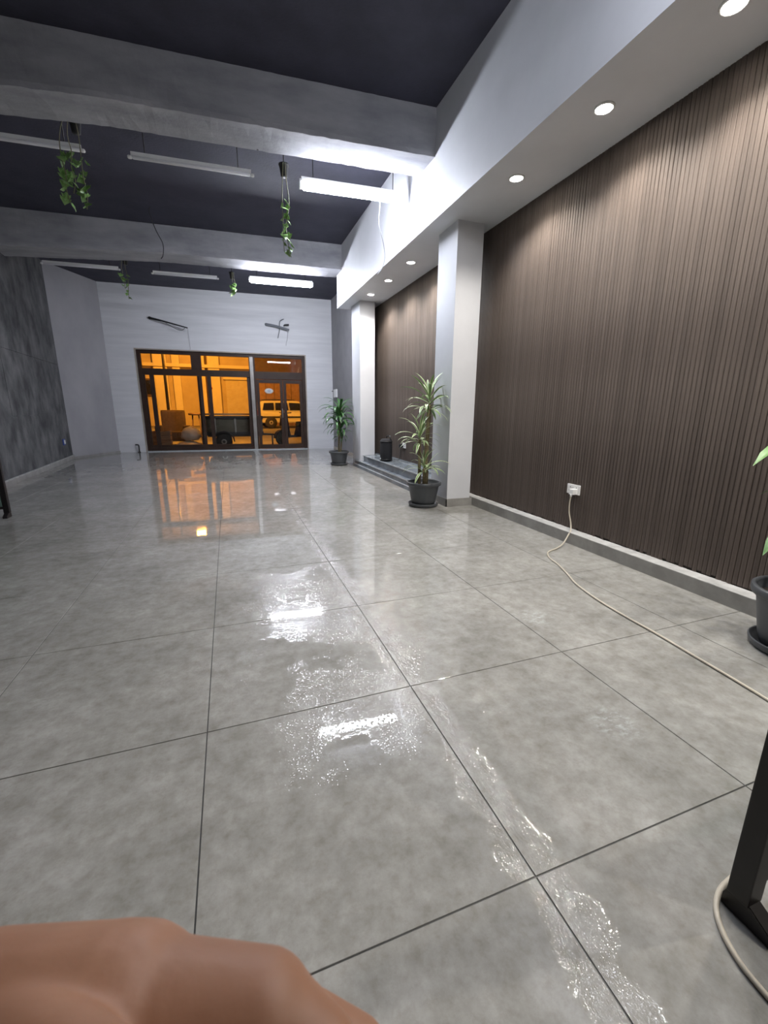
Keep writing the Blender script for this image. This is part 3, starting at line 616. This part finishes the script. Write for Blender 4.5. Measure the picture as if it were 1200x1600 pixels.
# ------------------------------------------------------------------ black framed glass screens at both sides
def screen(loc, sgn, label, wd=0.80, ht=1.15):
    t = thing('glass_screen', label, 'screen', loc, 0, 'black framed glass screens')
    for k in (0, 1):
        x = sgn*wd*k
        obj('post', box(x-.025, x+.025, -.022, .022, 0.05, ht, .003), 'darkmetal', t)
        obj('foot', bm_prism(bmesh.new(), [(-.075, 0), (.03, 0), (.03, .03), (.02, .055), (-.02, .055), (-.075, .022)], 'x', x-.020, x+.020, 0, .002), 'darkmetal', t)
    a, b2 = sorted((sgn*.022, sgn*(wd-.022)))
    obj('rail', box(a, b2, -.014, .014, .09, .118, .002), 'darkmetal', t); obj('rail', box(a, b2, -.014, .014, ht-.03, ht, .002), 'darkmetal', t)
    obj('glass_panel', box(a, b2, -.004, .004, .118, ht-.03), 'screen', t)
screen((1.045, 0.418, 0), 1, 'black framed glass screen close by at the lower right picture edge')
screen((-2.285, 5.46, 0), -1, 'black framed glass screen by the dark left wall at the picture edge', 0.6)

# ------------------------------------------------------------------ photographer's hand close to the lens
def P(px, py, d):   # metres along the camera's axes at the moment the picture was taken, kept as fixed world points
    return CAM + FW*d + RT*((px-600)/661.27*d) + UP*(-(py-800)/661.27*d)
def hand():
    bm = bmesh.new()
    def blob(c, r, sx=1, sy=1, sz=1):
        m = Matrix.Translation(c) @ Matrix.Diagonal((r*sx, r*sy, r*sz, 1)); bmesh.ops.create_icosphere(bm, subdivisions=3, radius=1.0, matrix=m)
    def limb(pts, rad):
        for (a, ra), (b, rb) in zip(zip(pts, rad), list(zip(pts, rad))[1:]):
            n = max(3, int((b-a).length/0.0035))
            for i in range(n+1):
                t = i/n; blob(a.lerp(b, t), ra+(rb-ra)*t)
    D = 0.150
    q = lambda px, py, dz=0.0: P(px, py, D+dz)
    # forearm from below left, wrist, palm block, knuckles
    limb([q(-560, 2010, -.03), q(-260, 1760, -.01), q(-60, 1634, 0)], [.044, .037, .031])
    limb([q(-60, 1634, 0), q(180, 1629, 0)], [.031, .0325]); limb([q(-60, 1650, .03), q(200, 1640, .04)], [.026, .026]); limb([q(150, 1629, 0), q(235, 1622, .005)], [.0325, .026])
    limb([q(180, 1629, 0), q(405, 1603, .0)], [.029, .0205]); limb([q(180, 1600, .02), q(400, 1600, .026)], [.027, .019]); limb([q(170, 1640, .04), q(370, 1660, .05)], [.024, .018]); limb([q(160, 1690, .055), q(320, 1720, .068)], [.020, .017])
    # four fingers folding down round the phone, each with its knuckles
    limb([q(405, 1603, 0), q(505, 1650, -.004), q(560, 1760, -.010), q(480, 1860, -.018)], [.0195, .0125, .0105, .0088])
    limb([q(400, 1600, .026), q(560, 1652, .024), q(620, 1790, .016), q(520, 1900, .004)], [.019, .0125, .0105, .0088])
    limb([q(370, 1660, .05), q(540, 1712, .050), q(590, 1840, .040), q(490, 1930, .026)], [.018, .0120, .0100, .0085])
    limb([q(320, 1720, .068), q(450, 1772, .070), q(490, 1870, .060), q(410, 1940, .048)], [.0165, .0105, .0090, .0078])
    # thumb leaves the side of the palm near the wrist
    limb([q(-20, 1660, -.012), q(150, 1740, -.040), q(300, 1800, -.046), q(400, 1835, -.044)], [.021, .015, .0120, .0095])
    return bm
hm = obj('hand', hand(), 'skin')
for p_ in hm.data.polygons: p_.use_smooth = True
rm = hm.modifiers.new('remesh', 'REMESH'); rm.mode = 'VOXEL'; rm.voxel_size = 0.0016; rm.use_smooth_shade = True
sm_ = hm.modifiers.new('smooth', 'SMOOTH'); sm_.factor = 0.6; sm_.iterations = 10
tag(hm, 'bare hand of the photographer close to the lens at the lower left', 'hand')

# ------------------------------------------------------------------ street beyond the shopfront
struct('street', box(-30, 30, 12.75, 60, -0.20, -0.02), 'asphalt')
FYD = 32.0
bd = thing('street_building', 'ochre rendered building with pilasters and a roller shutter across the street', 'building', (0, FYD, -0.02))
obj('wall', box(-14, 1.9, 0, 4, 0, 9), 'facade', bd)
for X0, X1 in ((-4.3, -3.5), (-3.2, -2.75), (-1.6, -1.25), (-1.05, -0.35), (-5.9, -5.5)):
    obj('pilaster', box(X0, X1, -.35, 0, 0, 7.5, .02), 'facade2', bd)
sh = obj('roller_shutter', box(-.02, 1.74, -.10, 0, 0, 3.05), 'shutter', bd)
for k in range(24): obj('shutter_slat', box(-.02, 1.74, -.125, -.10, .02+k*.126, .132+k*.126, .006), 'shutter', sh)
obj('shutter_box', box(-.15, 1.88, -.30, 0, 3.05, 3.45, .02), 'facade2', bd)
for X0, X1, z0, z1 in ((-5.3, -4.4, 1.9, 3.0), (-6.6, -5.0, 4.4, 6.0)):
    wn = obj('window', box(X0, X1, -.12, 0, z0, z1, .01), 'darkwood', bd); obj('pane', box(X0+.12, X1-.12, -.14, -.12, z0+.12, z1-.12), 'darkglass', wn)
obj('pipe', tube([(-1.18, -.12, 0), (-1.18, -.12, 7)], .06, 8, 0), 'darkwood', bd)
obj('pipe', tube([(.05, -.2, 3.6), (.35, -.25, 3.55), (.40, -.25, 3.3)], .05, 8, 3), 'facade2', bd)
obj('cornice', box(-14, 1.9, -.5, 0, 3.75, 3.95, .02), 'facade2', bd)
bd2 = thing('timber_building', 'dark brown boarded building behind the white parked car', 'building', (0, FYD-.45, -0.02))
obj('wall', box(1.95, 14, 0, .4, 0, 9), 'darkwood', bd2)
for k in range(20): obj('board', box(2.0+k*.58, 2.55+k*.58, -.05, 0, 0, 3.3, .01), 'brownboard', bd2)
obj('canopy', box(1.95, 14, -1.1, .1, 3.35, 3.55, .02), 'darkwood', bd2)
# estate car facing right
cr = thing('parked_car', 'white high-roofed car parked across the street, seen side on', 'car', (1.55, 27.4, -0.02), 0.06)
prof = [(0, .42), (0.02, .95), (.10, 1.02), (.22, 1.52), (.34, 1.60), (2.35, 1.62), (2.62, 1.55), (3.25, 1.06), (4.25, .98), (4.45, .86), (4.5, .45), (4.2, .34), (.25, .34)]
bmc = bmesh.new(); bm_prism(bmc, prof, 'y', -.86, .86, 0, .05)
for v in bmc.verts:
    if v.co.z > 1.1: v.co.y *= 0.88
obj('body', bmc, 'carwhite', cr)
for s in (-1, 1):
    for pts in ([(.32, 1.08), (.42, 1.48), (.98, 1.50), (.98, 1.08)], [(1.08, 1.08), (1.08, 1.50), (1.78, 1.51), (1.84, 1.08)], [(1.94, 1.08), (1.88, 1.51), (2.50, 1.49), (2.98, 1.08)]):
        bw_ = bmesh.new(); bm_prism(bw_, pts, 'y', s*.80, s*.85); 
        for v in bw_.verts:
            v.co.y *= (1.02 - .10*(v.co.z-1.08))
        obj('side_window', bw_, 'darkglass', cr)
    obj('sill_trim', box(.1, 4.35, s*.87-.02, s*.87+.02, .62, .72, .01), 'blackplastic', cr)
    obj('roof_rail', tube([(.4, s*.68, 1.60), (.5, s*.68, 1.68), (2.1, s*.68, 1.69), (2.25, s*.68, 1.62)], .02, 6, 3), 'blackplastic', cr)
    obj('mirror', box(2.62, 2.80, s*.98-.08, s*.98+.08, 1.08, 1.22, .03), 'blackplastic', cr)
    obj('tail_lamp', box(-.02, .10, s*.78-.06, s*.78+.06, .80, 1.05, .01), 'redlamp', cr)
    for xw_ in (.78, 3.62):
        wh = obj('wheel', lathe([(.20, -.11), (.33, -.11), (.35, -.07), (.35, .07), (.33, .11), (.20, .11)], 24, axis='y'), 'rubber', cr, (xw_, s*.80, .35))
        obj('wheel_rim', lathe([(.0001, -.10), (.08, -.115), (.20, -.10), (.21, 0), (.20, .10), (.08, .115), (.0001, .10)], 20, axis='y'), 'rim', wh)
obj('rear_window', box(.12, .20, -.60, .60, 1.12, 1.46, .02), 'darkglass', cr); obj('bumper', box(-.08, .08, -.84, .84, .38, .62, .03), 'blackplastic', cr)
# trailer parked against the shopfront
tl = thing('utility_trailer', 'dark low trailer parked right outside the shopfront glass', 'trailer', (0.12, 13.75, -0.02))
obj('bed', box(-.72, .80, -.45, .45, .36, .44, .01), 'blackplastic', tl)
for s in (-1, 1): obj('side_board', box(-.72, .80, s*.45-.02, s*.45+.02, .44, .92, .01), 'olive', tl)
for x_ in (-.72, .80): obj('end_board', box(x_-.02, x_+.02, -.45, .45, .44, .92, .01), 'olive', tl)
obj('top_rail', box(-.75, .83, -.50, -.43, .86, .95, .01), 'blackplastic', tl); obj('lower_rail', box(-.75, .83, -.50, -.43, .40, .50, .01), 'blackplastic', tl)
for x_ in (-.5, .05, .58): obj('stake', box(x_-.025, x_+.025, -.50, -.465, .44, .90, .004), 'rim', tl)
for s in (-1, 1):
    wh = obj('wheel', lathe([(.13, -.07), (.215, -.07), (.23, -.04), (.23, .04), (.215, .07), (.13, .07)], 24, axis='y'), 'rubber', tl, (-.29, s*.60, .23))
    obj('wheel_rim', lathe([(.0001, -.05), (.05, -.075), (.13, -.06), (.13, .06), (.05, .075), (.0001, .05)], 16, axis='y'), 'rim', wh)
    fb = bmesh.new(); bm_prism(fb, [(-.30+.30*(1-math.cos(a))-.0, .23+.30*math.sin(a)) for a in [PI*k/10 for k in range(11)]]+[(.27-.27*(1-math.cos(a)), .23+.27*math.sin(a)) for a in [PI*k/10 for k in range(11)]], 'y', s*.60-.09, s*.60+.09)
    for v in fb.verts: v.co.x -= .29
    obj('mudguard', fb, 'blackplastic', tl)
obj('drawbar', tube([(.80, 0, .40), (1.18, 0, .38)], .03, 8, 0), 'blackplastic', tl); obj('jack_leg', tube([(1.12, 0, .40), (1.12, 0, 0)], .025, 8, 0), 'blackplastic', tl)
for k, (x0_, x1_, yy_, tilt, lab) in enumerate(((-.65, .35, -.30, .03, 'raw timber plank nearest the glass on the trailer top'), (-.35, .72, -.15, -.02, 'raw timber plank behind the nearest one on the trailer top'), (-.6, .5, .05, .05, 'raw timber plank farthest back on the trailer top'))):
    o = obj('plank', box(x0_, x1_, -.06, .06, 0, .045, .003), 'wood', None, (0, 13.75+yy_*.0-.30+k*.16, .95), 0); tag(o, lab, 'plank', 'planks on the trailer')
    for x_ in (-.90, .75): pass
pole = thing('warning_pole', 'dark red pole with a ball top standing outside by the trailer', 'pole', (-0.435, 14.48, -0.02))
obj('shaft', tube([(0, 0, 0.03), (0, 0, 1.74)], .016, 8, 0), 'redpaint', pole); obj('ball', lathe([(.0001, 1.72), (.03, 1.73), (.042, 1.76), (.03, 1.795), (.0001, 1.805)], 14), 'redpaint', pole); obj('base', lathe([(.0001, 0), (.12, 0), (.12, .02), (.02, .04), (.0001, .04)], 20), 'blackplastic', pole)
def sack(name, loc, s, seed, label):
    r = random.Random(seed); bm = bmesh.new(); bmesh.ops.create_icosphere(bm, subdivisions=3, radius=1.0)
    for v in bm.verts:
        k = 1+r.uniform(-.07, .07); v.co *= k; z = v.co.z
        v.co.z = max(z, -.75); v.co.x *= 1+.12*(z < 0)
    lo_ = min(v.co.z for v in bm.verts)
    for v in bm.verts: v.co = Vector((v.co.x*s[0], v.co.y*s[1], (v.co.z-lo_)*s[2]))
    for f in bm.faces: f.smooth = True
    o = obj(name, bm, 'sack', None, loc); return tag(o, label, 'sack', 'wrapped sacks outside the glass')
sack('wrapped_sack', (-1.13, 13.45, -.02), (.34, .28, .145), 31, 'wide pale plastic wrapped sack lying at the bottom of the heap outside')
sack('wrapped_sack', (-1.05, 13.47, .242), (.25, .22, .22), 32, 'rounded pale plastic wrapped sack on top of the heap outside')
ar = thing('armchair', 'dark brown cloth armchair standing outside the left panes', 'chair', (-1.62, 14.6, -0.02))
obj('seat', box(-.32, .32, -.32, .30, .18, .46, .04), 'fabric', ar); obj('backrest', box(-.34, .34, .22, .42, .40, 1.10, .06), 'fabric', ar)
for s in (-1, 1):
    obj('armrest', box(s*.38-.08, s*.38+.08, -.34, .36, .16, .64, .04), 'fabric', ar)
    for yy_ in (-.28, .30): obj('leg', box(s*.38-.03, s*.38+.03, yy_-.03, yy_+.03, 0, .17, .004), 'darkwood', ar)
ct = thing('crate', 'pale slatted wooden crate on the pavement outside the left pane', 'crate', (-1.78, 13.35, -0.02))
for z_ in (.04, .17, .30, .43):
    for s in (-1, 1):
        obj('slat', box(-.22, .22, s*.19-.008, s*.19+.008, z_, z_+.10, .002), 'wood', ct); obj('slat', box(s*.22-.008, s*.22+.008, -.18, .18, z_, z_+.10, .002), 'wood', ct)
for sx in (-1, 1):
    for sy in (-1, 1): obj('corner_post', box(sx*.20-.02, sx*.20+.02, sy*.168-.012, sy*.168+.012, 0, .54, .002), 'wood', ct)
obj('bottom', box(-.21, .21, -.18, .18, .03, .045), 'wood', ct)
st_ = thing('stool', 'round topped dark stool beyond the wrapped sacks outside', 'stool', (-1.0, 15.3, -0.02))
obj('seat', lathe([(.0001, .94), (.20, .94), (.22, .96), (.22, .99), (.20, 1.01), (.0001, 1.02)], 20), 'darkwood', st_)
for k in range(4):
    a = PI/4+k*PI/2; obj('leg', tube([(.13*math.cos(a), .13*math.sin(a), .95), (.22*math.cos(a), .22*math.sin(a), 0)], .016, 6, 0), 'darkwood', st_)
obj('ring', lathe([(.178, .40), (.192, .40), (.192, .42), (.178, .42), (.178, .40)], 20), 'darkwood', st_)
# motor scooter by the door
sk = thing('motor_scooter', 'dark blue motor scooter parked outside the narrow door leaf', 'scooter', (2.05, 14.6, -0.02), 0.5)
for x_ in (-.52, .52):
    wh = obj('wheel', lathe([(.13, -.05), (.21, -.05), (.23, -.02), (.23, .02), (.21, .05), (.13, .05)], 22, axis='y'), 'rubber', sk, (x_, 0, .23)); obj('wheel_rim', lathe([(.0001, -.03), (.13, -.04), (.13, .04), (.0001, .03)], 14, axis='y'), 'rim', wh)
obj('tail_body', bm_prism(bmesh.new(), [(.05, .32), (.15, .62), (.72, .72), (.78, .60), (.60, .48), (.45, .42), (.25, .28)], 'y', -.15, .15, 0, .05), 'scooter', sk)
obj('seat', bm_prism(bmesh.new(), [(.10, .62), (.14, .74), (.45, .76), (.74, .80), (.76, .72), (.4, .66)], 'y', -.13, .13, 0, .04), 'blackplastic', sk)
obj('floor_board', box(-.32, .22, -.16, .16, .24, .32, .02), 'scooter', sk)
obj('leg_shield', bm_prism(bmesh.new(), [(-.34, .26), (-.48, .62), (-.42, .98), (-.36, .98), (-.38, .62), (-.26, .28)], 'y', -.19, .19, 0, .03), 'scooter', sk)
obj('front_fork', tube([(-.52, 0, .23), (-.46, 0, .60), (-.40, 0, 1.02)], .035, 8, 3), 'darkmetal', sk)
obj('mudguard', bm_prism(bmesh.new(), [(-.52+.27*math.cos(a), .23+.27*math.sin(a)) for a in [PI*k/8 for k in range(9)]]+[(-.52+.245*math.cos(a), .23+.245*math.sin(a)) for a in [PI-PI*k/8 for k in range(9)]], 'y', -.07, .07), 'scooter', sk)
obj('handlebar', tube([(-.34, -.32, 1.04), (-.40, -.1, 1.02), (-.40, .1, 1.02), (-.34, .32, 1.04)], .016, 8, 3), 'darkmetal', sk)
obj('headlamp', lathe([(.0001, -.05), (.06, -.04), (.085, .02), (.0001, .04)], 16, axis='x'), 'rim', sk, (-.47, 0, .92))
# sodium street lamp, plus an added lamp and an added flood lighting the street
def street_lamp(x, y, label, arm, power, h=6.0, tilt=0.6):
    t = thing('street_lamp', label, 'lamp', (x, y, -0.02), 0, 'sodium street lamps')
    obj('mast', tube([(0, 0, 0), (0, 0, h+.3)], lambda q: .08-.035*q, 10, 0), 'darkmetal', t)
    obj('arm', tube([(0, 0, h+.25), (arm*.4, 0, h+.42), (arm, 0, h+.36)], .035, 8, 4), 'darkmetal', t)
    obj('head', box(arm-.28, arm+.28, -.13, .13, h+.30, h+.42, .03), 'rim', t)
    obj('lens', box(arm-.22, arm+.22, -.10, .10, h+.12, h+.30, .03), 'sodium', t)
    ld = bpy.data.lights.new('sodium_glow', 'SPOT'); ld.energy = power; ld.color = SODIUM; ld.shadow_soft_size = 0.12; ld.spot_size = math.radians(150); ld.spot_blend = 0.5
    lo = bpy.data.objects.new('sodium_glow', ld); C.objects.link(lo); lo.parent = t; lo.location = (arm, 0, h+.08); lo.rotation_euler = (tilt, 0, 0)
street_lamp(-2.9, 25.0, 'tall street lamp across the street glowing orange, hidden by the lintel', 1.0, 1200, 5.5, 0.75)
street_lamp(7.5, 20.0, 'added street lamp out of view on the right, lighting the street', -1.0, 700, 6.0, 0.75)  # added outside the view to brighten the street
fill_lamp = thing('fill_lamp', 'unseen flood lamp added outside above the shopfront to light the street', 'lamp', (-0.4, 12.98, 4.2))  # added, unseen: brightens the facade and the things outside from this side
obj('bracket', box(-.05, .05, -.12, .25, -.03, .03, .005), 'darkmetal', fill_lamp); obj('head', box(-.18, .18, .18, .42, .0, .14, .02), 'rim', fill_lamp); obj('lens', box(-.15, .15, .20, .40, -.012, .0, .002), 'sodium', fill_lamp)
ld = bpy.data.lights.new('fill_flood', 'SPOT'); ld.energy = 2200; ld.color = SODIUM; ld.spot_size = math.radians(120); ld.spot_blend = 0.8; ld.shadow_soft_size = 0.1
lo = bpy.data.objects.new('fill_flood', ld); C.objects.link(lo); lo.parent = fill_lamp; lo.location = (0, .30, -.03); lo.rotation_euler = (1.15, 0, 0)
